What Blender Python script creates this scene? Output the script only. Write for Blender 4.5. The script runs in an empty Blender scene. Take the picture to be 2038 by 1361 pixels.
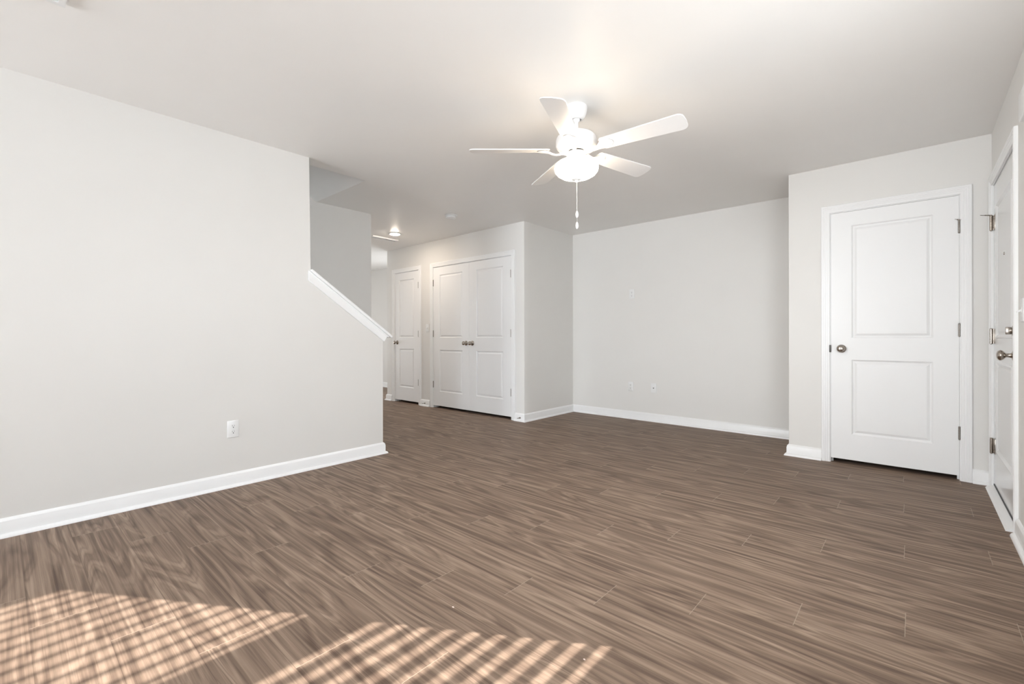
import bpy, bmesh, math, random
from mathutils import Vector, Matrix
random.seed(7)
SC = bpy.context.scene
COL = SC.collection
R = math.radians

# ------------------------------------------------------------------ camera
CAM_H, CEIL = 1.0388, 2.44
FOCAL, YAW, ROLL, CY = 905.49, .7252, -.0014, 669.39          # pixels / radians for a 2038 x 1361 frame
cam = bpy.data.cameras.new('camera')
cam.sensor_fit = 'HORIZONTAL'; cam.sensor_width = 36.0
cam.lens = FOCAL / 2038 * 36.0
cam.shift_y = -(680.5 - CY) / 2038
cam.clip_start = .02
cam_o = bpy.data.objects.new('camera', cam); COL.objects.link(cam_o)
c, s = math.cos(YAW), math.sin(YAW)
rt = Vector((c, s, 0)); fw = Vector((-s, c, 0)); up = Vector((0, 0, 1))
cx = rt * math.cos(ROLL) + up * math.sin(ROLL)
cyv = -rt * math.sin(ROLL) + up * math.cos(ROLL)
m = Matrix((cx, cyv, -fw)).transposed().to_4x4(); m.translation = (0, 0, CAM_H)
cam_o.matrix_world = m
SC.camera = cam_o

# ------------------------------------------------------------------ light and exposure
SC.view_settings.view_transform = 'Standard'
SC.view_settings.look = 'None'
SC.view_settings.exposure = 0.14
SC.view_settings.gamma = 1.0
SC.view_settings.use_curve_mapping = False
w = bpy.data.worlds.new('sky'); SC.world = w; w.use_nodes = True
bg = w.node_tree.nodes['Background']
bg.inputs['Color'].default_value = (.80, .90, 1, 1); bg.inputs['Strength'].default_value = 7.0

def lamp(name, kind, loc, direction, energy, color, **kw):
    d = bpy.data.lights.new(name, kind); d.energy = energy; d.color = color
    for k, v in kw.items(): setattr(d, k, v)
    o = bpy.data.objects.new(name, d); COL.objects.link(o); o.location = loc
    o.rotation_euler = Vector(direction).to_track_quat('-Z', 'Y').to_euler()
    return o
WX = .398                                                         # face of the front-door wall
lamp('sun', 'SUN', (5, 4, 4), (-1, -.636, -.64), 13.5, (1, .94, .88), angle=R(.30))
# daylight at the side and kitchen windows, plus added unseen fill sources
DAY = (.93, .965, 1)
for y in (1.74, .66):  # the nearer of the two is added fill at a second window
    lamp('side_window_and_fill', 'AREA', (.60, y, 1.42), (-1, 1.2, .7), 27, DAY, shape='RECTANGLE', size=.92, size_y=1.3)
lamp('rear_fill', 'AREA', (-2.70, -4.55, 1.30), (.12, 1, .22), 82, DAY, shape='RECTANGLE', size=1.6, size_y=2.0, spread=R(125))  # unseen source added behind the viewpoint as fill
lamp('daylight_kitchen_window', 'AREA', (-7.08, 5.27, 1.45), (0, -1, .12), 25, DAY, shape='RECTANGLE', size=.7, size_y=1.2)
lamp('hall_fill', 'AREA', (-9.77, 3.3, 1.1), (1, .08, .05), 44, DAY, shape='RECTANGLE', size=1.5, size_y=2.0)  # unseen fill added at the hall's end wall, no door there

# ------------------------------------------------------------------ materials
def mat(name, color, rough=.5, spec=.5, metal=0, vary=.0, bump=0, bscale=60, emit=None, estr=0):
    M = bpy.data.materials.new(name); M.use_nodes = True
    nt = M.node_tree; p = nt.nodes['Principled BSDF']
    p.inputs['Base Color'].default_value = (*color, 1)
    p.inputs['Roughness'].default_value = rough
    p.inputs['Metallic'].default_value = metal
    p.inputs['Specular IOR Level'].default_value = spec
    geo = nt.nodes.new('ShaderNodeNewGeometry')
    if vary:
        n = nt.nodes.new('ShaderNodeTexNoise'); n.inputs['Scale'].default_value = 3; n.inputs['Detail'].default_value = 3
        nt.links.new(geo.outputs['Position'], n.inputs['Vector'])
        mx = nt.nodes.new('ShaderNodeMix'); mx.data_type = 'RGBA'
        mx.inputs[6].default_value = (*[v * (1 - vary) for v in color], 1)
        mx.inputs[7].default_value = (*[min(1, v * (1 + vary)) for v in color], 1)
        nt.links.new(n.outputs['Fac'], mx.inputs[0]); nt.links.new(mx.outputs[2], p.inputs['Base Color'])
    if bump:
        n = nt.nodes.new('ShaderNodeTexNoise'); n.inputs['Scale'].default_value = bscale; n.inputs['Detail'].default_value = 4
        nt.links.new(geo.outputs['Position'], n.inputs['Vector'])
        b = nt.nodes.new('ShaderNodeBump'); b.inputs['Strength'].default_value = bump; b.inputs['Distance'].default_value = .002
        nt.links.new(n.outputs['Fac'], b.inputs['Height']); nt.links.new(b.outputs['Normal'], p.inputs['Normal'])
    if emit:
        p.inputs['Emission Color'].default_value = (*emit, 1); p.inputs['Emission Strength'].default_value = estr
    return M
PAINT = mat('greige_wall_paint', (.80, .785, .755), .55, .35, vary=.015, bump=.08, bscale=120)
CEILP = mat('ceiling_paint', (.90, .885, .86), .42, .35, vary=.015, bump=.05, bscale=90)
TRIM = mat('white_trim_enamel', (.91, .91, .905), .32, .5, vary=.01)
DOORP = mat('white_door_enamel', (.90, .90, .895), .38, .5, vary=.01, bump=.03, bscale=200)
STEELP = mat('gloss_front_door_enamel', (.82, .82, .815), .16, .6, vary=.01)
PLAST = mat('white_plastic', (.84, .84, .83), .35, .5, vary=.01)
DARK = mat('dark_slot', (.015, .014, .013), .6, .3, vary=.1)
NICKEL = mat('brushed_nickel', (.40, .36, .32), .24, .5, 1, vary=.05)
HINGE = mat('shaded_hinge_metal', (.27, .245, .22), .36, .5, 1, vary=.05)  # same nickel, darkened so its colour carries the hinges' shade
DNICK = mat('dark_strike_metal', (.10, .095, .09), .5, .5, .6, vary=.05)  # plain dark metal for the strike plate and cable jack
FANW = mat('white_fan_enamel', (.84, .83, .82), .35, .5, vary=.01)
GLASS = mat('lit_frosted_glass', (.9, .87, .8), .4, .5, vary=.01, emit=(1, .82, .62), estr=30)
SHOULDER = mat('frosted_glass_shoulder', (.9, .88, .84), .4, .5, vary=.01, emit=(1, .82, .62), estr=9)
LENS = mat('lit_downlight_lens', (.9, .88, .82), .4, .5, vary=.01, emit=(1, .86, .72), estr=225)
BLIND = mat('white_blind_slat', (.82, .81, .79), .45, .4, vary=.02)
RUBBER = mat('dark_sweep_rubber', (.10, .10, .10), .7, .3, vary=.1)
CHIP = mat('pale_paint_crumb', (.80, .66, .58), .6, .3, vary=.1)

def floor_material():
    M = bpy.data.materials.new('walnut_laminate_planks'); M.use_nodes = True
    nt = M.node_tree; N = nt.nodes; L = nt.links; P = N['Principled BSDF']
    def math_(op, a, b=None, c=None):
        n = N.new('ShaderNodeMath'); n.operation = op
        for i, q in enumerate((a, b, c)):
            if q is None: continue
            if isinstance(q, (int, float)): n.inputs[i].default_value = q
            else: L.new(q, n.inputs[i])
        return n.outputs[0]
    def comb(x, y, z):
        n = N.new('ShaderNodeCombineXYZ')
        for i, q in enumerate((x, y, z)):
            if isinstance(q, (int, float)): n.inputs[i].default_value = q
            else: L.new(q, n.inputs[i])
        return n.outputs[0]
    def noise(vec, scale=1, detail=2, rough=.5, dist=0):
        n = N.new('ShaderNodeTexNoise'); L.new(vec, n.inputs['Vector'])
        n.inputs['Scale'].default_value = scale; n.inputs['Detail'].default_value = detail
        n.inputs['Roughness'].default_value = rough; n.inputs['Distortion'].default_value = dist
        return n.outputs['Fac']
    def ramp(fac, stops):
        n = N.new('ShaderNodeValToRGB'); L.new(fac, n.inputs[0])
        e = n.color_ramp.elements
        while len(e) < len(stops): e.new(.5)
        for q, (pos, col) in zip(e, stops): q.position = pos; q.color = (*col, 1)
        return n.outputs[0]
    def mixc(f, a, b, mode='MIX'):
        n = N.new('ShaderNodeMix'); n.data_type = 'RGBA'; n.blend_type = mode
        for i, q in ((0, f), (6, a), (7, b)):
            if isinstance(q, (int, float)): n.inputs[i].default_value = q
            elif isinstance(q, tuple): n.inputs[i].default_value = (*q, 1)
            else: L.new(q, n.inputs[i])
        return n.outputs[2]
    geo = N.new('ShaderNodeNewGeometry'); sep = N.new('ShaderNodeSeparateXYZ'); L.new(geo.outputs['Position'], sep.inputs[0])
    X, Y = sep.outputs[0], sep.outputs[1]
    WD, LN = .182, 1.22
    rowf = math_('DIVIDE', math_('SUBTRACT', Y, .071), WD)
    row = math_('FLOOR', rowf); fr = math_('FRACT', rowf)
    seam = math_('ADD', math_('ADD', math_('MULTIPLY', row, .302), -2.36), math_('MULTIPLY', math_('GREATER_THAN', row, 4.5), .23))
    colf = math_('DIVIDE', math_('SUBTRACT', X, seam), LN)
    colm = math_('FLOOR', colf); fc = math_('FRACT', colf)
    wn = N.new('ShaderNodeTexWhiteNoise'); wn.noise_dimensions = '2D'; L.new(comb(row, colm, 0), wn.inputs['Vector'])
    ws = N.new('ShaderNodeSeparateColor'); L.new(wn.outputs['Color'], ws.inputs[0])
    r1, r2, r3 = ws.outputs[0], ws.outputs[1], ws.outputs[2]
    gx = math_('ADD', X, math_('MULTIPLY', r1, 37.0)); gy = math_('ADD', Y, math_('MULTIPLY', r2, 23.0))
    # contour lines of a stretched noise give the cathedral figure
    base = noise(comb(math_('MULTIPLY', gx, .66), math_('MULTIPLY', gy, 6.0), math_('MULTIPLY', r3, 9)), 1, 2.0, .40, .2)
    wob = noise(comb(math_('MULTIPLY', gx, 3.2), math_('MULTIPLY', gy, 70), 0), 1, 3, .55)
    fig = math_('ADD', base, math_('MULTIPLY', math_('SUBTRACT', wob, .5), .030))
    rings = math_('MULTIPLY_ADD', math_('SINE', math_('MULTIPLY', fig, 190.0)), .5, .5)
    rings2 = math_('MULTIPLY_ADD', math_('SINE', math_('MULTIPLY', fig, 71.0)), .5, .5)
    streak = noise(comb(math_('MULTIPLY', gx, .42), math_('MULTIPLY', gy, 58), 3), 1, 4, .60, .25)
    fibre = noise(comb(math_('MULTIPLY', gx, 5), math_('MULTIPLY', gy, 380), 5), 1, 3, .6)
    patch = noise(comb(math_('MULTIPLY', gx, .9), math_('MULTIPLY', gy, 13), 8), 1, 2)
    t = math_('ADD', math_('MULTIPLY', streak, .64), math_('MULTIPLY', rings2, .14))
    t = math_('ADD', t, math_('MULTIPLY', fibre, .22))
    t = math_('ADD', t, math_('MULTIPLY', patch, .22))
    t = math_('ADD', t, math_('MULTIPLY', r3, .03))
    col = ramp(t, [(.42, (.112, .076, .057)), (.52, (.166, .117, .088)), (.61, (.225, .160, .120)), (.70, (.295, .214, .160)), (.82, (.39, .29, .22))])
    dark = math_('MULTIPLY', math_('POWER', rings, 2.2), math_('MULTIPLY_ADD', patch, 1.7, -.42))
    dark = math_('MULTIPLY', math_('MINIMUM', math_('MAXIMUM', dark, 0.0), 1.0), .52)
    col = mixc(dark, col, (.088, .060, .046))
    # pale streaks
    pale = noise(comb(math_('MULTIPLY', gx, .40), math_('MULTIPLY', gy, 30), 12), 1, 3, .5, .3)
    pf = N.new('ShaderNodeMapRange'); L.new(pale, pf.inputs[0]); pf.inputs[1].default_value = .57; pf.inputs[2].default_value = .70; pf.inputs[3].default_value = 0; pf.inputs[4].default_value = .55
    col = mixc(pf.outputs[0], col, (.37, .275, .205))
    # plank joints: pale thin end joints, faint dark long joints
    e1 = math_('LESS_THAN', math_('MULTIPLY', math_('MINIMUM', fc, math_('SUBTRACT', 1.0, fc)), LN), .0013)
    e2 = math_('LESS_THAN', math_('MULTIPLY', math_('MINIMUM', fr, math_('SUBTRACT', 1.0, fr)), WD), .0011)
    col = mixc(math_('MULTIPLY', e2, .35), col, (.06, .04, .03))
    col = mixc(math_('MULTIPLY', e1, .55), col, (.46, .38, .30))
    L.new(col, P.inputs['Base Color'])
    rg = math_('ADD', math_('MULTIPLY', fibre, .16), .36); L.new(rg, P.inputs['Roughness'])
    P.inputs['Specular IOR Level'].default_value = .06
    b = N.new('ShaderNodeBump'); b.inputs['Strength'].default_value = .12; b.inputs['Distance'].default_value = .001
    L.new(math_('ADD', fibre, math_('MULTIPLY', math_('MAXIMUM', e1, e2), -1.5)), b.inputs['Height']); L.new(b.outputs['Normal'], P.inputs['Normal'])
    return M
FLOORM = floor_material()

# ------------------------------------------------------------------ mesh helpers
def bx(bm, x0, x1, y0, y1, z0, z1):
    vs = [bm.verts.new((x, y, z)) for x in (x0, x1) for y in (y0, y1) for z in (z0, z1)]
    for f in ((0, 1, 3, 2), (4, 6, 7, 5), (0, 4, 5, 1), (2, 3, 7, 6), (0, 2, 6, 4), (1, 5, 7, 3)):
        bm.faces.new([vs[i] for i in f])
    return vs
def rbox(bm, x0, x1, y0, y1, z0, z1, b=.002, seg=2):
    t = bmesh.new(); bx(t, x0, x1, y0, y1, z0, z1)
    bmesh.ops.bevel(t, geom=t.edges[:], offset=b, segments=seg, affect='EDGES', profile=.5)
    me = bpy.data.meshes.new('t'); t.to_mesh(me); t.free(); bm.from_mesh(me); bpy.data.meshes.remove(me)
def prism(bm, pts, axis, a, b):
    """polygon of 2D points extruded along an axis (0: pts are y,z; 1: x,z; 2: x,y)"""
    def put(p, t): return ((t, p[0], p[1]), (p[0], t, p[1]), (p[0], p[1], t))[axis]
    va = [bm.verts.new(put(p, a)) for p in pts]; vb = [bm.verts.new(put(p, b)) for p in pts]
    bm.faces.new(va); bm.faces.new(vb[::-1]); n = len(pts)
    for i in range(n): bm.faces.new((va[i], vb[i], vb[(i + 1) % n], va[(i + 1) % n]))
def lathe(bm, prof, origin=(0, 0, 0), axis='Z', seg=40):
    """prof: list of (radius, height); axis: where height points ('Z' or '-Y')"""
    o = Vector(origin)
    def put(r, h, a):
        q, p = r * math.cos(a), r * math.sin(a)
        return o + (Vector((q, p, h)) if axis == 'Z' else Vector((q, -h, p)))
    rows = []
    for r, h in prof:
        if r < 1e-6: rows.append([bm.verts.new(put(0, h, 0))])
        else: rows.append([bm.verts.new(put(r, h, 2 * math.pi * k / seg)) for k in range(seg)])
    for A, B in zip(rows, rows[1:]):
        for k in range(seg):
            k2 = (k + 1) % seg
            q = [A[k % len(A)], A[k2 % len(A)], B[k2 % len(B)], B[k % len(B)]]
            q = [v for i, v in enumerate(q) if v not in q[:i]]
            if len(q) > 2: bm.faces.new(q)
    for Rw, fl in ((rows[0], True), (rows[-1], False)):
        if len(Rw) > 2: bm.faces.new(Rw[::-1] if fl else Rw)
def tube(bm, pts, r, seg=10):
    pts = [Vector(p) for p in pts]; rings = []
    for i, p in enumerate(pts):
        d = (pts[min(i + 1, len(pts) - 1)] - pts[max(i - 1, 0)]).normalized()
        a = d.orthogonal().normalized(); b = d.cross(a)
        rr = r[i] if isinstance(r, (list, tuple)) else r
        rings.append([bm.verts.new(p + a * math.cos(2 * math.pi * k / seg) * rr + b * math.sin(2 * math.pi * k / seg) * rr) for k in range(seg)])
    for A, B in zip(rings, rings[1:]):
        for k in range(seg): bm.faces.new((A[k], A[(k + 1) % seg], B[(k + 1) % seg], B[k]))
    bm.faces.new(rings[0][::-1]); bm.faces.new(rings[-1])
def sweep(bm, path, prof, to3, ends=True):
    """mitred sweep of profile (d,e) along a 2D path; d is measured to the LEFT of travel, e out of the plane"""
    P = [Vector(p) for p in path]; offs = []
    for i in range(len(P)):
        d0 = (P[i] - P[i - 1]).normalized() if i else None
        d1 = (P[i + 1] - P[i]).normalized() if i < len(P) - 1 else None
        n0 = Vector((-d0.y, d0.x)) if d0 else None; n1 = Vector((-d1.y, d1.x)) if d1 else None
        if n0 is None: offs.append(n1)
        elif n1 is None: offs.append(n0)
        else: offs.append((n0 + n1) / (1 + n0.dot(n1)))
    rows = [[bm.verts.new(to3(p.x + o.x * d, p.y + o.y * d, e)) for d, e in prof] for p, o in zip(P, offs)]
    n = len(prof)
    for A, B in zip(rows, rows[1:]):
        for k in range(n): bm.faces.new((A[k], A[(k + 1) % n], B[(k + 1) % n], B[k]))
    if ends: bm.faces.new(rows[0][::-1]); bm.faces.new(rows[-1])
def obj(name, bm, material, parent=None, smooth=None):
    bmesh.ops.recalc_face_normals(bm, faces=bm.faces[:])
    me = bpy.data.meshes.new(name)
    if smooth:
        for f in bm.faces: f.smooth = True
    bm.to_mesh(me); bm.free()
    if smooth: me.set_sharp_from_angle(angle=R(smooth))
    o = bpy.data.objects.new(name, me); COL.objects.link(o)
    me.materials.append(material)
    if parent: o.parent = parent
    return o
def tag(o, label, cat, group=None, kind=None):
    o['label'] = label; o['category'] = cat
    if group: o['group'] = group
    if kind: o['kind'] = kind
    return o
def empty(name, loc, rz=0):
    o = bpy.data.objects.new(name, None); COL.objects.link(o); o.location = loc; o.rotation_euler = (0, 0, rz)
    o.empty_display_size = .1
    return o
def struct(name, bm, material, label, cat, smooth=None):
    return tag(obj(name, bm, material, None, smooth), label, cat, kind='structure')
def copy_tree(o, parent=None):
    c_ = o.copy(); COL.objects.link(c_); c_.parent = parent
    for ch in list(o.children): copy_tree(ch, c_)
    return c_

# ------------------------------------------------------------------ the shell
LX, CYW, DX, BY, RY, EX = -3.55, 4.236, -3.556, 5.288, 4.571, -.827
TH = .115
REAR = -4.5
bm = bmesh.new(); bx(bm, -9.9, 1.2, REAR - .3, 6.4, -.12, 0)
struct('floor', bm, FLOORM, 'brown walnut-look plank floor with bands of sunlight', 'floor')

OX, OY = -3.70, 2.19                                             # edges of the stair opening in the ceiling
bm = bmesh.new()
bx(bm, OX, 1.2, REAR - .3, 6.4, CEIL, CEIL + .2)
bx(bm, -9.9, OX, OY, 6.4, CEIL, CEIL + .2)
bx(bm, -9.9, -4.70, REAR - .3, OY, CEIL, CEIL + .2)
# soffit that climbs with the stairs, and the shaft above them
prism(bm, [(OY, CEIL), (OY - 2.2, CEIL + 2.2 * .72), (OY - 2.2, CEIL + 2.2 * .72 + .1), (OY, CEIL + .2)], 0, -4.9, OX + .1)
bx(bm, OX, OX + .1, REAR, OY, CEIL + .2, 4.4)
bx(bm, -4.9, OX + .1, -.2, 0, CEIL, 4.4)
struct('ceiling', bm, CEILP, 'flat pale greige ceiling with an opening above the stairs', 'ceiling')

def cut_bevel(bm, test, off=.006):
    es = [e for e in bm.edges if test(e.verts[0].co, e.verts[1].co)]
    bmesh.ops.bevel(bm, geom=es, offset=off, segments=3, affect='EDGES', profile=.5)
def vertical_at(x, y):
    return lambda a, b: abs(a.x - b.x) < 1e-5 and abs(a.y - b.y) < 1e-5 and abs(a.x - x) < 1e-4 and abs(a.y - y) < 1e-4

K0, K1 = 1.619, 2.273                                            # the knee wall runs from K0 to K1
bm = bmesh.new()
prism(bm, [(REAR, 0), (K1, 0), (K1, 1.005), (K0, 1.474), (K0, CEIL), (REAR, CEIL)], 0, LX - TH, LX)
cut_bevel(bm, lambda a, b: vertical_at(LX, K1)(a, b) or vertical_at(LX, K0)(a, b))
struct('wall_left', bm, PAINT, 'large pale left wall that drops to a sloped knee wall by the stairs', 'wall', 40)
bm = bmesh.new(); bx(bm, -4.66 - TH, -4.66, REAR, 2.832, 0, 4.4)
cut_bevel(bm, vertical_at(-4.66, 2.832))
struct('wall_stairs', bm, PAINT, 'shaded grey wall on the far side of the stairs', 'wall', 40)

def wall_x(x0, x1, y0, y1, holes):
    bm = bmesh.new(); x = x0
    for a, b, z0, z1 in holes:
        bx(bm, x, a, y0, y1, 0, CEIL)
        bx(bm, a, b, y0, y1, z1, CEIL)
        if z0 > 0: bx(bm, a, b, y0, y1, 0, z0)
        x = b
    bx(bm, x, x1, y0, y1, 0, CEIL)
    return bm
SM0, SM1 = -6.275, -5.650
DB0, DB1 = -5.296, -3.766
bm = wall_x(-6.498, DX, CYW, CYW + TH, [(SM0, SM1, 0, 2.05), (DB0, DB1, 0, 2.048)])
bx(bm, DX - TH, DX, CYW + TH, BY, 0, CEIL)
bx(bm, -6.498, -6.498 + TH, CYW + TH, BY, 0, CEIL)
cut_bevel(bm, lambda a, b: vertical_at(DX, CYW)(a, b) or vertical_at(-6.498, CYW)(a, b))
struct('wall_closet', bm, PAINT, 'greige wall holding the single and double closet doors', 'wall', 40)
bm = bmesh.new(); bx(bm, -9.9, EX + TH, BY, BY + TH, 0, CEIL)
struct('wall_back', bm, PAINT, 'plain greige back wall of the alcove with three white plates', 'wall')
RD0, RD1 = -.524, .238
bm = wall_x(EX, WX, RY, RY + TH, [(RD0, RD1, 0, 2.048)])
bx(bm, EX, EX + TH, RY + TH, BY, 0, CEIL)
cut_bevel(bm, vertical_at(EX, RY))
struct('wall_right', bm, PAINT, 'bright wall segment around the large white closet door on the right', 'wall', 40)
FD0, FD1 = 3.552, 4.492                                           # front door opening (y)
WY0, WY1, WZ0, WZ1 = 1.25, 2.235, .72, 2.13                       # side window opening
bm = bmesh.new(); y = REAR
for a, b, z0, z1 in ((WY0 - 1.08, WY1 - 1.08, WZ0, WZ1), (WY0, WY1, WZ0, WZ1), (FD0, FD1, 0, 2.060)):  # the nearer window opening is added to bring in fill light
    bx(bm, WX, WX + .14, y, a, 0, CEIL); bx(bm, WX, WX + .14, a, b, z1, CEIL)
    if z0: bx(bm, WX, WX + .14, a, b, 0, z0)
    y = b
bx(bm, WX, WX + .14, y, 5.6, 0, CEIL)
struct('wall_front', bm, PAINT, 'wall with the white front door at the right edge', 'wall')
bm = wall_x(LX - TH, WX + .14, REAR - .12, REAR, [(-3.5, -1.90, .3, 2.3)])
struct('wall_rear', bm, PAINT, 'greige wall with one added tall window behind the viewpoint', 'wall')
bm = bmesh.new(); bx(bm, -9.9, -9.8, 1.9, 5.5, 0, CEIL); bx(bm, -9.8, -4.66 - TH, 1.9, 2.0, 0, CEIL)
struct('wall_hall', bm, PAINT, 'greige walls closing the hall beyond the stairs', 'wall')
bm = bmesh.new()
for x0, x1, y0 in ((-6.383, DX - TH, CYW + .7), (EX + TH, WX, RY + .6)):
    bx(bm, x0, x1, y0, y0 + .02, 0, CEIL)
struct('wall_closet_interior', bm, PAINT, 'back walls inside the closets', 'wall')

# ------------------------------------------------------------------ baseboards
BASE = [(0, 0), (.032, 0), (.0315, .006), (.029, .012), (.024, .017), (.018, .0195), (.0145, .020), (.0145, .072), (.0125, .078), (.0125, .083), (.009, .089), (.004, .0955), (0, .098)]
def baseboard(name, paths, label):
    bm = bmesh.new()
    for p in paths: sweep(bm, p, BASE, lambda u, v_, e: Vector((u, v_, e)))
    struct(name, bm, TRIM, label, 'baseboard', 30)
# travel so that the room lies to the LEFT
baseboard('baseboard_left', [[(LX - TH, K1), (LX, K1), (LX, REAR)]], 'white baseboard along the foot of the large left wall')
baseboard('baseboard_closet', [[(DX, BY - .0), (DX, CYW), (-3.700, CYW)], [(-5.376, CYW), (-5.586, CYW)], [(-6.352, CYW), (-6.498, CYW), (-6.498, BY)]], 'white baseboard in short lengths between and beside the closet doors')
baseboard('baseboard_back', [[(EX, BY), (DX, BY)]], 'white baseboard along the alcove back wall')
baseboard('baseboard_right', [[(-.588, RY), (EX, RY), (EX, BY)], [(WX, RY), (.302, RY)]], 'white baseboard pieces either side of the large right closet door')
baseboard('baseboard_front', [[(WX, REAR), (WX, 3.482)]], 'white baseboard running toward the viewer along the front door wall')
baseboard('baseboard_hall', [[(-6.498, BY), (-9.8, BY)], [(-4.66 - TH, 2.0), (-4.66 - TH, 2.832), (-4.66, 2.832), (-4.66, 2.3)][::-1]], 'white baseboard in the far hall past the stairs')

# ------------------------------------------------------------------ knee wall cap
def capz(y): return 1.563 - (y - 1.622) * .7172
bm = bmesh.new()
x1 = LX + .034; x0 = LX - TH - .034
d = Vector((1, -.7172)).normalized(); n_ = Vector((.7172, 1)).normalized()
def slope_board(bm, ya, yb, top, thick, xa, xb, b=.003):
    A = Vector((ya, capz(ya))) - n_ * top; B = Vector((yb, capz(yb))) - n_ * top
    t = bmesh.new()
    a2 = A - n_ * thick; b2 = B - n_ * thick
    # the upper end is plumb against the wall, the lower end square to the slope
    a2 = Vector((A.x, A.y - thick / n_.y))
    prism(t, [tuple(A), tuple(B), tuple(b2), tuple(a2)], 0, xa, xb)
    bmesh.ops.bevel(t, geom=t.edges[:], offset=b, segments=2, affect='EDGES')
    me = bpy.data.meshes.new('t'); t.to_mesh(me); t.free(); bm.from_mesh(me); bpy.data.meshes.remove(me)
CAP_SHIFT = .0
slope_board(bm, K0 + .002, 2.352 - CAP_SHIFT, -.004, .019, x0, x1)
slope_board(bm, K0 - .002, 2.336 - CAP_SHIFT, .0155, .012, LX - TH - .020, LX + .020)
slope_board(bm, K0 - .006, 2.324 - CAP_SHIFT, .0155, .064, LX + .0005, LX + .014)
slope_board(bm, K0 - .006, 2.324 - CAP_SHIFT, .0155, .064, LX - TH - .014, LX - TH - .0005)
struct('trim_1', bm, TRIM, 'white sloping cap and trim board on the stair knee wall', 'trim', 35)

# ------------------------------------------------------------------ doors
def panel_leaf(bm, x0, x1, z0, z1, panels, yf=0.0, thick=.035, rings=((0, 0), (.004, .005), (.009, .0105), (.016, .012), (.020, .0105), (.034, .003), (.041, .0025))):
    """front at y=yf facing -Y, with moulded recessed panels (x0,x1,z0,z1)"""
    xs = sorted({x0, x1, *[p[0] for p in panels], *[p[1] for p in panels]})
    zs = sorted({z0, z1, *[p[2] for p in panels], *[p[3] for p in panels]})
    V = {(x, z): bm.verts.new((x, yf, z)) for x in xs for z in zs}
    def inside(xa, xb, za, zb): return any(p[0] <= xa + 1e-6 and p[1] >= xb - 1e-6 and p[2] <= za + 1e-6 and p[3] >= zb - 1e-6 for p in panels)
    for xa, xb in zip(xs, xs[1:]):
        for za, zb in zip(zs, zs[1:]):
            if not inside(xa, xb, za, zb): bm.faces.new((V[xa, za], V[xb, za], V[xb, zb], V[xa, zb]))
    for a, b, c_, d_ in panels:
        prev = [V[a, c_], V[b, c_], V[b, d_], V[a, d_]]
        for off, dep in rings[1:]:
            cur = [bm.verts.new(p) for p in ((a + off, yf + dep, c_ + off), (b - off, yf + dep, c_ + off), (b - off, yf + dep, d_ - off), (a + off, yf + dep, d_ - off))]
            for k in range(4): bm.faces.new((prev[k], prev[(k + 1) % 4], cur[(k + 1) % 4], cur[k]))
            prev = cur
        bm.faces.new(prev)
    # sides and back
    bk = {(x, z): bm.verts.new((x, yf + thick, z)) for x in (x0, x1) for z in (z0, z1)}
    bm.faces.new((bk[x0, z0], bk[x0, z1], bk[x1, z1], bk[x1, z0]))
    rowb = [V[x, z0] for x in xs]; bm.faces.new(rowb + [bk[x1, z0], bk[x0, z0]])
    rowt = [V[x, z1] for x in xs]; bm.faces.new(rowt[::-1] + [bk[x0, z1], bk[x1, z1]])
    cl = [V[x0, z] for z in zs]; bm.faces.new(cl[::-1] + [bk[x0, z0], bk[x0, z1]])
    cr = [V[x1, z] for z in zs]; bm.faces.new(cr + [bk[x1, z1], bk[x1, z0]])
CASE = [(0, 0), (0, -.009), (.004, -.0115), (.018, -.0115), (.020, -.0135), (.031, -.0135), (.033, -.016), (.043, -.016), (.045, -.018), (.055, -.018), (.060, -.0145), (.060, 0)]
def casing(parent, x0, x1, zt, rev=.004, prof=CASE):
    bm = bmesh.new()
    sweep(bm, [(x0 - rev, 0), (x0 - rev, zt + rev), (x1 + rev, zt + rev), (x1 + rev, 0)], prof, lambda u, v_, e: Vector((u, e, v_)))
    return obj('casing', bm, TRIM, parent, 20)
def jamb(parent, x0, x1, zt, th=.1, stop=.04):
    bm = bmesh.new()
    # lining boards of the opening (inside the wall thickness) and the stop behind the leaf
    bx(bm, x0 - .004, x0 + .0005, -.0012, th, 0, zt + .004); bx(bm, x1 - .0005, x1 + .004, -.0012, th, 0, zt + .004); bx(bm, x0, x1, -.0012, th, zt - .0005, zt + .004)
    bx(bm, x0, x0 + .012, stop, stop + .03, 0, zt); bx(bm, x1 - .012, x1, stop, stop + .03, 0, zt); bx(bm, x0 + .012, x1 - .012, stop, stop + .03, zt - .012, zt)
    return obj('jamb', bm, TRIM, parent)
KNOB = [(.0, 0), (.033, 0), (.033, .003), (.030, .007), (.020, .010), (.013, .014), (.011, .022), (.012, .029), (.019, .034), (.0255, .041), (.0275, .050), (.0255, .058), (.019, .064), (.010, .0665), (0, .067)]
def knob(parent, x, z, yf, prof=KNOB, name='door_knob'):
    bm = bmesh.new(); lathe(bm, prof, (x, yf, z), '-Y', 32)
    return obj(name, bm, NICKEL, parent, 60)
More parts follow.
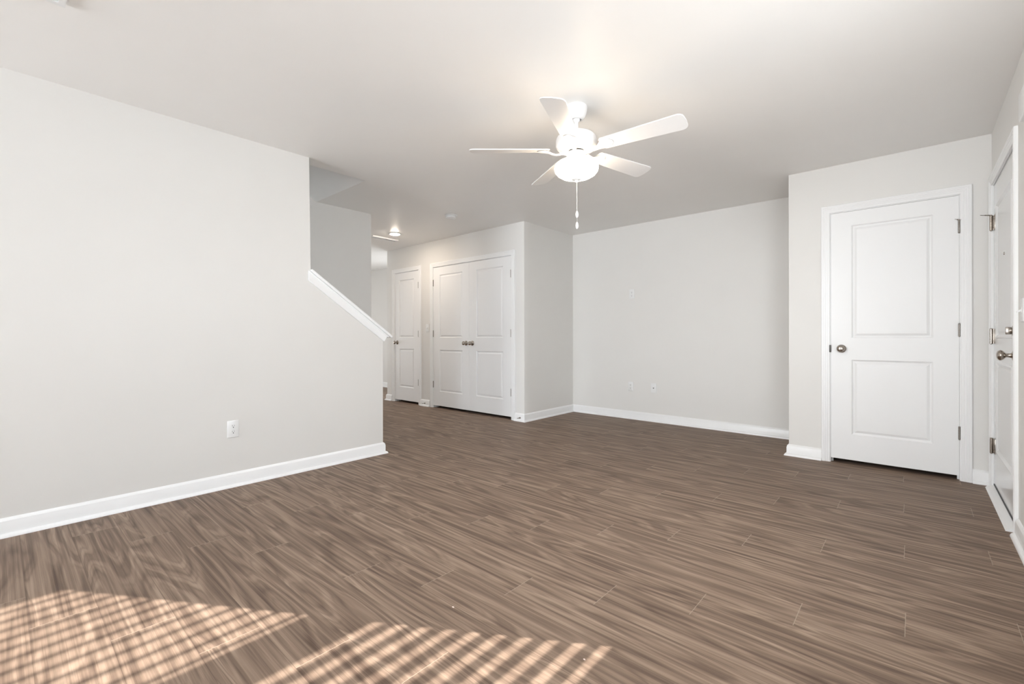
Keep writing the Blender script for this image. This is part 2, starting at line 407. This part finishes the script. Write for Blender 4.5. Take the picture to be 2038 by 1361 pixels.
def hinge(parent, x, z, yf, hh=.089, r=.006, plates=None):
    bm = bmesh.new()
    yc = yf - r * .75
    n = 5
    for k in range(n):
        za = z - hh / 2 + hh * k / n
        lathe(bm, [(0, za), (r, za), (r, za + hh / n - .0012), (0, za + hh / n - .0012)], (x, yc, 0), 'Z', 14)
    lathe(bm, [(0, z - hh / 2 - .005), (r * .6, z - hh / 2 - .004), (r * .9, z - hh / 2), (r * .5, z - hh / 2 + .002), (r * .5, z + hh / 2), (r * 1.1, z + hh / 2), (r * .8, z + hh / 2 + .004), (0, z + hh / 2 + .005)], (x, yc, 0), 'Z', 14)
    bx(bm, x - .0015, x + .0015, yc, yf + .03, z - hh / 2, z + hh / 2)
    if plates: plates(bm, z)
    return obj('hinge', bm, NICKEL if plates else HINGE, parent, 40)
def pin_stop(parent, x, z, yf, dx, dy_):
    """hinge pin door stop: a plate on the pin with a screw arm and rubber tip"""
    bm = bmesh.new()
    prism(bm, [(x - .010, yf - .014), (x + .010, yf - .014), (x + .011, yf - .003), (x - .011, yf - .003)], 2, z, z + .0035)
    tube(bm, [(x, yf - .009, z + .002), (x + dx * .55, yf - .009 + dy_ * .55, z + .002)], [.0045, .0035], 8)
    tube(bm, [(x + dx * .5, yf - .009 + dy_ * .5, z + .002), (x + dx, yf - .009 + dy_, z + .002)], .0022, 8)
    o = obj('hinge_pin_stop', bm, NICKEL, parent, 40)
    return o

HZ = (1.822, 1.080, .340)
def two_panels(x0, x1, st):
    return [(x0 + st, x1 - st, 1.022, 1.932), (x0 + st, x1 - st, .242, .846)]

# large closet door on the right
d1 = empty('door_1', (0, RY, 0)); tag(d1, 'white two-panel closet door with nickel knob in the bright right wall', 'door', kind='structure')
casing(d1, RD0, RD1, 2.048); jamb(d1, RD0, RD1, 2.048)
bm = bmesh.new(); panel_leaf(bm, RD0 + .0016, RD1 - .0016, .036, 2.0455, two_panels(RD0 + .004, RD1 - .005, .135))
leaf = obj('door_leaf', bm, DOORP, d1)
knob(leaf, -.452, .935, 0)
for z in HZ: hinge(leaf, RD1 - .002, z, 0)
pin_stop(leaf, RD1 - .002, 1.822 + .046, 0, -.022, -.036)
bm = bmesh.new(); rbox(bm, RD0 - .010, RD0 + .0035, -.0135, .006, .905, .965, .003); obj('strike_plate', bm, DNICK, d1, 30)

# double closet doors
d2 = empty('door_2', (0, CYW, 0)); tag(d2, 'pair of white two-panel closet doors with paired dark knobs', 'door', kind='structure')
casing(d2, DB0, DB1, 2.048); jamb(d2, DB0, DB1, 2.048)
MID = -4.530
for xa, xb, hx, kx in ((DB0 + .0025, MID - .0012, DB0 + .002, MID - .062), (MID + .0012, DB1 - .0025, DB1 - .002, MID + .062)):
    bm = bmesh.new(); panel_leaf(bm, xa, xb, .036, 2.0445, two_panels(xa, xb, .137))
    leaf = obj('door_leaf', bm, DOORP, d2)
    knob(leaf, kx, .948, 0)
    for z in HZ: hinge(leaf, hx, z, 0)

# narrow closet door
d3 = empty('door_3', (0, CYW, 0)); tag(d3, 'narrow white two-panel door at the far left of the closet wall', 'door', kind='structure')
casing(d3, SM0, SM1, 2.050); jamb(d3, SM0, SM1, 2.050)
xa, xb = SM0 + .0025, SM1 - .0025
bm = bmesh.new(); panel_leaf(bm, xa, xb, .036, 2.0465, two_panels(xa, xb, .118))
leaf = obj('door_leaf', bm, DOORP, d3)
knob(leaf, xa + .062, .945, 0)
for z in HZ: hinge(leaf, SM1 - .002, z, 0)

# front door: local X runs toward the viewer (world -Y), room side is local -Y (world -X)
d4 = empty('door_4', (WX, FD1, 0), R(-90)); tag(d4, 'white steel front door seen edge-on at the right side', 'door', kind='structure')
FW = FD1 - FD0
casing(d4, 0, FW, 2.060); jamb(d4, 0, FW, 2.060, .13, .05)
xa, xb = .005, FW - .004
bm = bmesh.new()
FR = ((0, 0), (.004, -.006), (.012, -.007), (.018, -.002), (.026, .004), (.034, .004), (.046, .0))
panel_leaf(bm, xa, xb, .030, 2.054, [(xa + .14, xb - .14, 1.022, 1.905), (xa + .14, xb - .14, .265, .872)], .004, .044, FR)
leaf = obj('door_leaf', bm, STEELP, d4)
EGG = [(0, 0), (.034, 0), (.034, .004), (.026, .009), (.014, .013), (.0115, .020), (.0105, .030), (.0125, .036), (.022, .042), (.0285, .051), (.0285, .058), (.022, .066), (.012, .070), (0, .071)]
knob(leaf, xb - .070, .932, .004, EGG)
bm = bmesh.new(); lathe(bm, [(0, 0), (.031, 0), (.031, .004), (.024, .012), (.012, .014), (.010, .020), (0, .020)], (xb - .070, .004, 1.066), '-Y', 28)
rbox(bm, xb - .075, xb - .065, -.032, -.010, 1.046, 1.086, .003); obj('deadbolt', bm, NICKEL, leaf, 50)
bm = bmesh.new(); lathe(bm, [(0, 0), (.009, 0), (.008, .003), (.004, .004), (0, .003)], ((xa + xb) / 2, .004, 1.535), '-Y', 16); obj('peephole', bm, NICKEL, leaf, 50)
def plates(bm_, z):
    rbox(bm_, .009, .055, .0015, .0045, z - .05, z + .05, .0008)
    for dx in (.022, .040):
        for dz in (-.03, .03): lathe(bm_, [(0, 0), (.004, 0), (.003, .0012), (0, .0012)], (dx, .0015, z + dz), '-Y', 10)
for z in (1.806, 1.035, .290):
    hinge(leaf, .004, z, -.004, .1, .0085, plates)
pin_stop(leaf, .004, 1.806 + .052, -.004, .045, -.052)
bm = bmesh.new()
prism(bm, [(-.040, 0), (.10, 0), (.10, .024), (.004, .024), (-.030, .012)], 0, 0, FW); obj('threshold', bm, TRIM, d4)
bm = bmesh.new(); bx(bm, xa, xb, .000, .004, .0245, .034); obj('door_sweep', bm, RUBBER, leaf)

# ------------------------------------------------------------------ windows (out of the frame, the second and third are added for fill light)
def window_unit(name, loc, rz, w_, z0, z1, label):
    """local: X across, room side -Y, wall thickness along +Y"""
    e = empty(name, loc, rz); tag(e, label, 'window', kind='structure')
    bm = bmesh.new(); h = z1 - z0
    for a in ((0, .035, 0, h), (w_ - .035, w_, 0, h), (.035, w_ - .035, 0, .100), (.035, w_ - .035, h - .030, h), (.035, w_ - .035, .605, .700)):
        bx(bm, a[0], a[1], .122, .162, a[2], a[3])
    obj('window_frame', bm, TRIM, e)
    bm = bmesh.new(); bx(bm, -.05, w_ + .05, -.03, .122, -.02, 0)
    obj('window_sill', bm, TRIM, e)
    bm = bmesh.new(); sweep(bm, [(-.004, -.02), (-.004, h + .004), (w_ + .004, h + .004), (w_ + .004, -.02)], CASE, lambda u, v_, q: Vector((u, q, v_)))
    obj('window_casing', bm, TRIM, e, 20)
    return e
window_unit('window_1', (WX, WY1, WZ0), R(-90), WY1 - WY0, WZ0, WZ1, 'white sash window in the front door wall')
window_unit('added_window_2', (WX, WY1 - 1.08, WZ0), R(-90), WY1 - WY0, WZ0, WZ1, 'second white sash window nearer the viewpoint, added for fill light')
window_unit('added_window_3', (-1.90, REAR, .3), R(180), 1.6, .3, 2.3, 'tall window behind the viewpoint, added for fill light')
# horizontal blind inside window_1: its slats stripe the sunlight
def blind(yc, label):
    bl = empty('venetian_blind', (WX + .062, yc, WZ0)); tag(bl, label, 'blind', 'white venetian blinds')
    bm = bmesh.new(); hw = (WY1 - WY0) / 2 - .012
    z = .045
    while z < WZ1 - WZ0 - .06:
        tilt = R(TILT_LOW if z < .62 else TILT_HIGH)
        wd = .048 / 2
        dx_, dz_ = wd * math.cos(tilt), wd * math.sin(tilt)
        nx, nz = -math.sin(tilt) * .0014, math.cos(tilt) * .0014
        prism(bm, [(-dx_ - nx, z - dz_ - nz), (dx_ - nx, z + dz_ - nz), (dx_ + nx, z + dz_ + nz), (nx * 2, z + nz * 2), (-dx_ + nx, z - dz_ + nz)], 1, -hw, hw)
        z += .0488
    obj('slats', bm, BLIND, bl)
    bm = bmesh.new(); bx(bm, -.025, .025, -hw, hw, WZ1 - WZ0 - .045, WZ1 - WZ0 - .002); obj('headrail', bm, BLIND, bl)
    bm = bmesh.new(); rbox(bm, -.022, .022, -hw, hw, .003, .020, .003); obj('bottom_rail', bm, BLIND, bl)
TILT_LOW, TILT_HIGH = 7.5, 20.5
blind((WY0 + WY1) / 2, 'white venetian blind in the side window nearer the front door')
blind((WY0 + WY1) / 2 - 1.08, 'white venetian blind in the added side window nearer the viewpoint')

# ------------------------------------------------------------------ outlets and switches
def plate(name, loc, rz, label, cat, kind, group=None, w_=.072, h=.117):
    """local: face toward -Y, plate centre at origin"""
    e = empty(name, loc, rz); tag(e, label, cat, group)
    bm = bmesh.new(); rbox(bm, -w_ / 2, w_ / 2, -.006, 0, -h / 2, h / 2, .0035, 3); obj('cover_plate', bm, PLAST, e, 40)
    if kind == 'duplex':
        for zc in (.020, -.020):
            bm = bmesh.new()
            pts = [(.0165 * math.cos(a), .0145 * math.sin(a)) for a in [2 * math.pi * k / 28 for k in range(28)]]
            pts = [(max(-.0135, min(.0135, x * 1.05)), y + zc) for x, y in pts]
            prism(bm, pts, 1, -.0078, -.002); f = obj('receptacle', bm, PLAST, e)
            bm = bmesh.new()
            bx(bm, -.0068, -.0050, -.0081, -.005, zc - .0005, zc + .008); bx(bm, .0050, .0068, -.0081, -.005, zc + .0002, zc + .0073)
            prism(bm, [(.0031 * math.cos(k * math.pi / 8), zc - .0075 + .0031 * math.sin(k * math.pi / 8)) for k in range(16)], 1, -.0081, -.005)
            obj('slots', bm, DARK, f)
        bm = bmesh.new(); lathe(bm, [(0, 0), (.0035, 0), (.003, .001), (0, .001)], (0, -.006, 0), '-Y', 12); obj('screw', bm, PLAST, e)
    elif kind == 'coax':
        bm = bmesh.new(); lathe(bm, [(0, 0), (.0065, 0), (.0065, .003), (.0048, .003), (.0048, .010), (.003, .010), (.003, .004), (0, .004)], (0, -.006, 0), '-Y', 16); obj('jack', bm, DNICK, e, 40)
        for zc in (.042, -.042):
            bm = bmesh.new(); lathe(bm, [(0, 0), (.0035, 0), (.003, .001), (0, .001)], (0, -.006, zc), '-Y', 12); obj('screw', bm, PLAST, e)
    elif kind in ('toggle_up', 'toggle_down'):
        sg = 1 if kind == 'toggle_up' else -1
        bm = bmesh.new(); rbox(bm, -.0055, .0055, -.0075, -.004, -.0125, .0125, .001)
        prism(bm, [(-.005, -.005), (-.005, .005), (-.0225, .0035 + sg * .010), (-.0225, -.0035 + sg * .010)], 0, -.0045, .0045)
        obj('toggle', bm, PLAST, e)
        for zc in (.030, -.030):
            bm = bmesh.new(); lathe(bm, [(0, 0), (.0035, 0), (.003, .001), (0, .001)], (0, -.006, zc), '-Y', 12); obj('screw', bm, PLAST, e)
    return e
plate('wall_outlet', (LX, 1.080, .399), R(90), 'white duplex outlet alone on the large left wall', 'outlet', 'duplex', 'white wall outlets')
plate('wall_outlet', (-2.668, BY, 1.571), 0, 'white outlet high on the alcove back wall', 'outlet', 'duplex', 'white wall outlets')
plate('wall_outlet', (-2.686, BY, .407), 0, 'white duplex outlet low on the back wall, left of the jack plate', 'outlet', 'duplex', 'white wall outlets')
plate('cable_jack_plate', (-2.382, BY, .408), 0, 'white plate with one dark central jack low on the back wall', 'jack plate', 'coax')
plate('light_switch', (-5.428, CYW, 1.167), 0, 'white toggle switch between the narrow door and double closet doors', 'light switch', 'toggle_down', 'light switches')
plate('light_switch', (WX, 3.345, 1.166), R(-90), 'white toggle switch beside the front door at the right edge', 'light switch', 'toggle_down', 'light switches')
ch = empty('door_chime', (WX, 3.055, 2.087)); tag(ch, 'white chime box high on the front door wall at right edge', 'door chime')
bm = bmesh.new(); rbox(bm, -.040, 0, -.075, .075, -.064, .064, .006, 3); obj('chime_cover', bm, PLAST, ch, 40)

# ------------------------------------------------------------------ spring door stops on the baseboards
def spring_stop(x, z, y, label):
    e = empty('spring_door_stop', (x, y, z)); tag(e, label, 'door stop', 'spring door stops')
    bm = bmesh.new(); lathe(bm, [(0, 0), (.011, 0), (.010, .004), (.005, .006), (0, .006)], (0, 0, 0), '-Y', 16); obj('base', bm, NICKEL, e, 40)
    bm = bmesh.new(); tube(bm, [(.0042 * math.cos(k * .9), -.005 - .055 * k / 90, .0042 * math.sin(k * .9)) for k in range(91)], .0011, 6); obj('spring', bm, NICKEL, e, 60)
    bm = bmesh.new(); lathe(bm, [(0, .058), (.006, .058), (.0068, .066), (.005, .072), (0, .073)], (0, 0, 0), '-Y', 14); obj('tip', bm, PLAST, e, 40)
spring_stop(-3.612, .045, CYW - .0145, 'spring door stop on the baseboard right of the double closet doors')
spring_stop(-5.480, .045, CYW - .0145, 'spring door stop on the short baseboard between the closet doors')

# ------------------------------------------------------------------ ceiling fittings
sd = empty('smoke_detector', (-4.012, 3.463, CEIL)); tag(sd, 'round white smoke detector on the ceiling left of the fan', 'smoke detector')
bm = bmesh.new(); lathe(bm, [(0, 0), (.072, 0), (.072, -.008), (.066, -.012), (0, -.012)]); obj('base', bm, PLAST, sd, 40)
bm = bmesh.new(); lathe(bm, [(.056, -.011), (.056, -.016), (.050, -.018), (.050, -.024), (.056, -.026), (.056, -.034), (.046, -.042), (.030, -.044), (.028, -.046), (0, -.046)]); obj('cover', bm, PLAST, sd, 40)

cl = empty('ceiling_downlight', (-5.303, 3.582, CEIL)); tag(cl, 'small round lit downlight in the hall ceiling', 'ceiling light')
bm = bmesh.new(); lathe(bm, [(.062, -.002), (.066, -.010), (.080, -.008), (.086, -.003), (.086, 0), (.062, 0)]); obj('trim_ring', bm, PLAST, cl, 50)
bm = bmesh.new(); lathe(bm, [(0, -.022), (.030, -.020), (.050, -.015), (.062, -.006), (.062, -.002), (0, -.002)]); obj('lens', bm, LENS, cl, 60)

def register(loc, sx, sy, label, n=7, along='Y'):
    e = empty('ceiling_register', loc); tag(e, label, 'air register', 'ceiling air registers')
    bm = bmesh.new(); f = .022
    for a in ((-sx / 2, sx / 2, -sy / 2, -sy / 2 + f), (-sx / 2, sx / 2, sy / 2 - f, sy / 2), (-sx / 2, -sx / 2 + f, -sy / 2 + f, sy / 2 - f), (sx / 2 - f, sx / 2, -sy / 2 + f, sy / 2 - f)):
        bx(bm, *a, -.018, 0)
    obj('frame', bm, PLAST, e)
    bm = bmesh.new()
    lo, hi = (-sx / 2 + f, sx / 2 - f) if along == 'Y' else (-sy / 2 + f, sy / 2 - f)
    for k in range(n):
        q = lo + (k + .5) * (hi - lo) / n; hwid = (hi - lo) / n * .45
        if along == 'Y': prism(bm, [(q - hwid, -.008), (q + hwid, -.002), (q + hwid, -.001), (q - hwid, -.007)], 1, -sy / 2 + f, sy / 2 - f)
        else: prism(bm, [(q - hwid, -.008), (q + hwid, -.002), (q + hwid, -.001), (q - hwid, -.007)], 0, -sx / 2 + f, sx / 2 - f)
    obj('louvers', bm, PLAST, e)
register((-5.650, 3.635, CEIL), .10, .41, 'slim white air register in the hall ceiling beside the downlight', 4)
register((-2.676 + .075, .187 - .165, CEIL), .15, .33, 'white air register cut off by the top left picture edge', 7)

# ------------------------------------------------------------------ ceiling fan
FX, FY = -1.549, 2.343
fan = empty('ceiling_fan', (FX, FY, CEIL)); tag(fan, 'white five-blade ceiling fan with lit glass bowl and pull chain', 'ceiling fan')
bm = bmesh.new(); lathe(bm, [(0, 0), (.064, 0), (.066, -.006), (.065, -.020), (.061, -.042), (.052, -.064), (.040, -.078), (.030, -.080), (.030, -.070), (0, -.070)]); obj('canopy', bm, FANW, fan, 50)
bm = bmesh.new(); lathe(bm, [(0, -.065), (.022, -.066), (.022, -.086), (.0125, -.094), (.0125, -.168), (.020, -.170), (.024, -.178), (0, -.178)], seg=24); obj('downrod', bm, FANW, fan, 50)
bm = bmesh.new(); lathe(bm, [(0, -.163), (.040, -.164), (.082, -.168), (.106, -.176), (.119, -.190), (.124, -.206), (.124, -.236), (.119, -.250), (.106, -.262), (.086, -.270), (0, -.270)], seg=56); obj('motor_housing', bm, FANW, fan, 50)
bm = bmesh.new(); lathe(bm, [(0, -.268), (.046, -.268), (.046, -.285), (0, -.285)], seg=32); obj('motor_gap_ring', bm, DARK, fan)
bm = bmesh.new(); lathe(bm, [(0, -.280), (.054, -.280), (.058, -.284), (.058, -.312), (.064, -.320), (.064, -.326), (0, -.326)], seg=40); obj('switch_housing', bm, FANW, fan, 50)
bm = bmesh.new(); lathe(bm, [(.130, -.359), (.134, -.374), (.130, -.392), (.116, -.410), (.094, -.424), (.066, -.434), (.034, -.440), (0, -.441)], seg=56); bowl = obj('glass_bowl', bm, GLASS, fan, 80)
bm = bmesh.new(); lathe(bm, [(.055, -.322), (.068, -.324), (.092, -.332), (.116, -.344), (.130, -.3592)], seg=56); obj('bowl_shoulder', bm, SHOULDER, bowl, 80)
bm = bmesh.new(); lathe(bm, [(0, -.436), (.028, -.439), (.030, -.443), (.022, -.448), (.013, -.450), (.012, -.456), (.008, -.462), (0, -.463)], seg=28); obj('finial', bm, PLAST, fan, 50)
bm = bmesh.new()
z = -.462
while z > -.640:
    lathe(bm, [(0, z), (.0016, z - .0012), (.0016, z - .0028), (0, z - .004)], (.004, 0, 0), seg=6); z -= .0042
tube(bm, [(.004, 0, -.46), (.004, 0, -.705)], .0008, 5)
pc = obj('pull_chain', bm, FANW, fan)
FOB = [(0, 0), (.004, -.002), (.0085, -.014), (.0095, -.024), (.0075, -.036), (.003, -.043), (0, -.044)]
for zz in (-.636, -.703):
    bm = bmesh.new(); lathe(bm, FOB, (.004, 0, zz), seg=18); obj('pull_fob', bm, FANW, pc, 60)

def blade_outline():
    pts = []; r0, r1, w0, w1 = .165, .650, .052, .066
    pts += [(r0, -w0 + .012), (r0 + .012, -w0)]
    rr = .030
    for k in range(7):
        a = -math.pi / 2 + k * math.pi / 2 / 6; pts.append((r1 - rr + rr * math.cos(a), -w1 + rr + rr * math.sin(a)))
    pts.append((r1 + .004, 0))
    for k in range(7):
        a = k * math.pi / 2 / 6; pts.append((r1 - rr + rr * math.cos(a), w1 - rr + rr * math.sin(a)))
    pts += [(r0 + .012, w0), (r0, w0 - .012)]
    return pts
def iron(bm):
    """cast arm from the motor's rim, spreading into a rounded pad under the blade root"""
    st = [(.078, -.016, .020, .007), (.100, -.020, .017, .007), (.125, -.023, .015, .007), (.150, -.017, .020, .007), (.172, -.009, .036, .006), (.195, -.006, .043, .006), (.220, -.0055, .036, .005), (.238, -.005, .014, .004)]
    rows = []
    for r, z_, hw_, th in st:
        ring = []
        for k in range(12):
            a = 2 * math.pi * k / 12
            ring.append(bm.verts.new((r, hw_ * math.cos(a), z_ + th * math.sin(a) * (1 if math.sin(a) < 0 else .5))))
        rows.append(ring)
    for A, B in zip(rows, rows[1:]):
        for k in range(12): bm.faces.new((A[k], A[(k + 1) % 12], B[(k + 1) % 12], B[k]))
    bm.faces.new(rows[0][::-1]); bm.faces.new(rows[-1])
bm = bmesh.new(); prism(bm, blade_outline(), 2, -.003, .003)
bmesh.ops.bevel(bm, geom=[e for e in bm.edges if abs(e.verts[0].co.z - e.verts[1].co.z) < 1e-6], offset=.0012, segments=1, affect='EDGES')
blade = obj('blade', bm, FANW, fan)
bm = bmesh.new(); iron(bm); obj('blade_iron', bm, FANW, blade, 60)
for k in range(5):
    b = blade if k == 0 else copy_tree(blade, fan)
    b.location = (0, 0, -.266)
    b.rotation_euler = (Matrix.Rotation(R(5 + 72 * k), 3, 'Z') @ Matrix.Rotation(R(-13), 3, 'X')).to_euler()

# ------------------------------------------------------------------ crumbs on the floor
def crumb(x, y, s_, label):
    bm = bmesh.new(); bmesh.ops.create_icosphere(bm, subdivisions=2, radius=1)
    for v_ in bm.verts:
        q = 1 + .25 * math.sin(5 * v_.co.x + 3 * v_.co.y); v_.co = Vector((v_.co.x * s_ * q, v_.co.y * s_ * .6 * q, (v_.co.z + .8) * s_ * .4))
    o = obj('paint_chip', bm, CHIP, None, 30); o.location = (x, y, 0); tag(o, label, 'debris', 'paint chips on the floor')
crumb(-1.326, 1.155, .0055, 'tiny pale chip on the open floor beyond the sunlit bands')
crumb(-.796, 1.247, .0045, 'tiny pale chip at the right end of the sunlit bands')
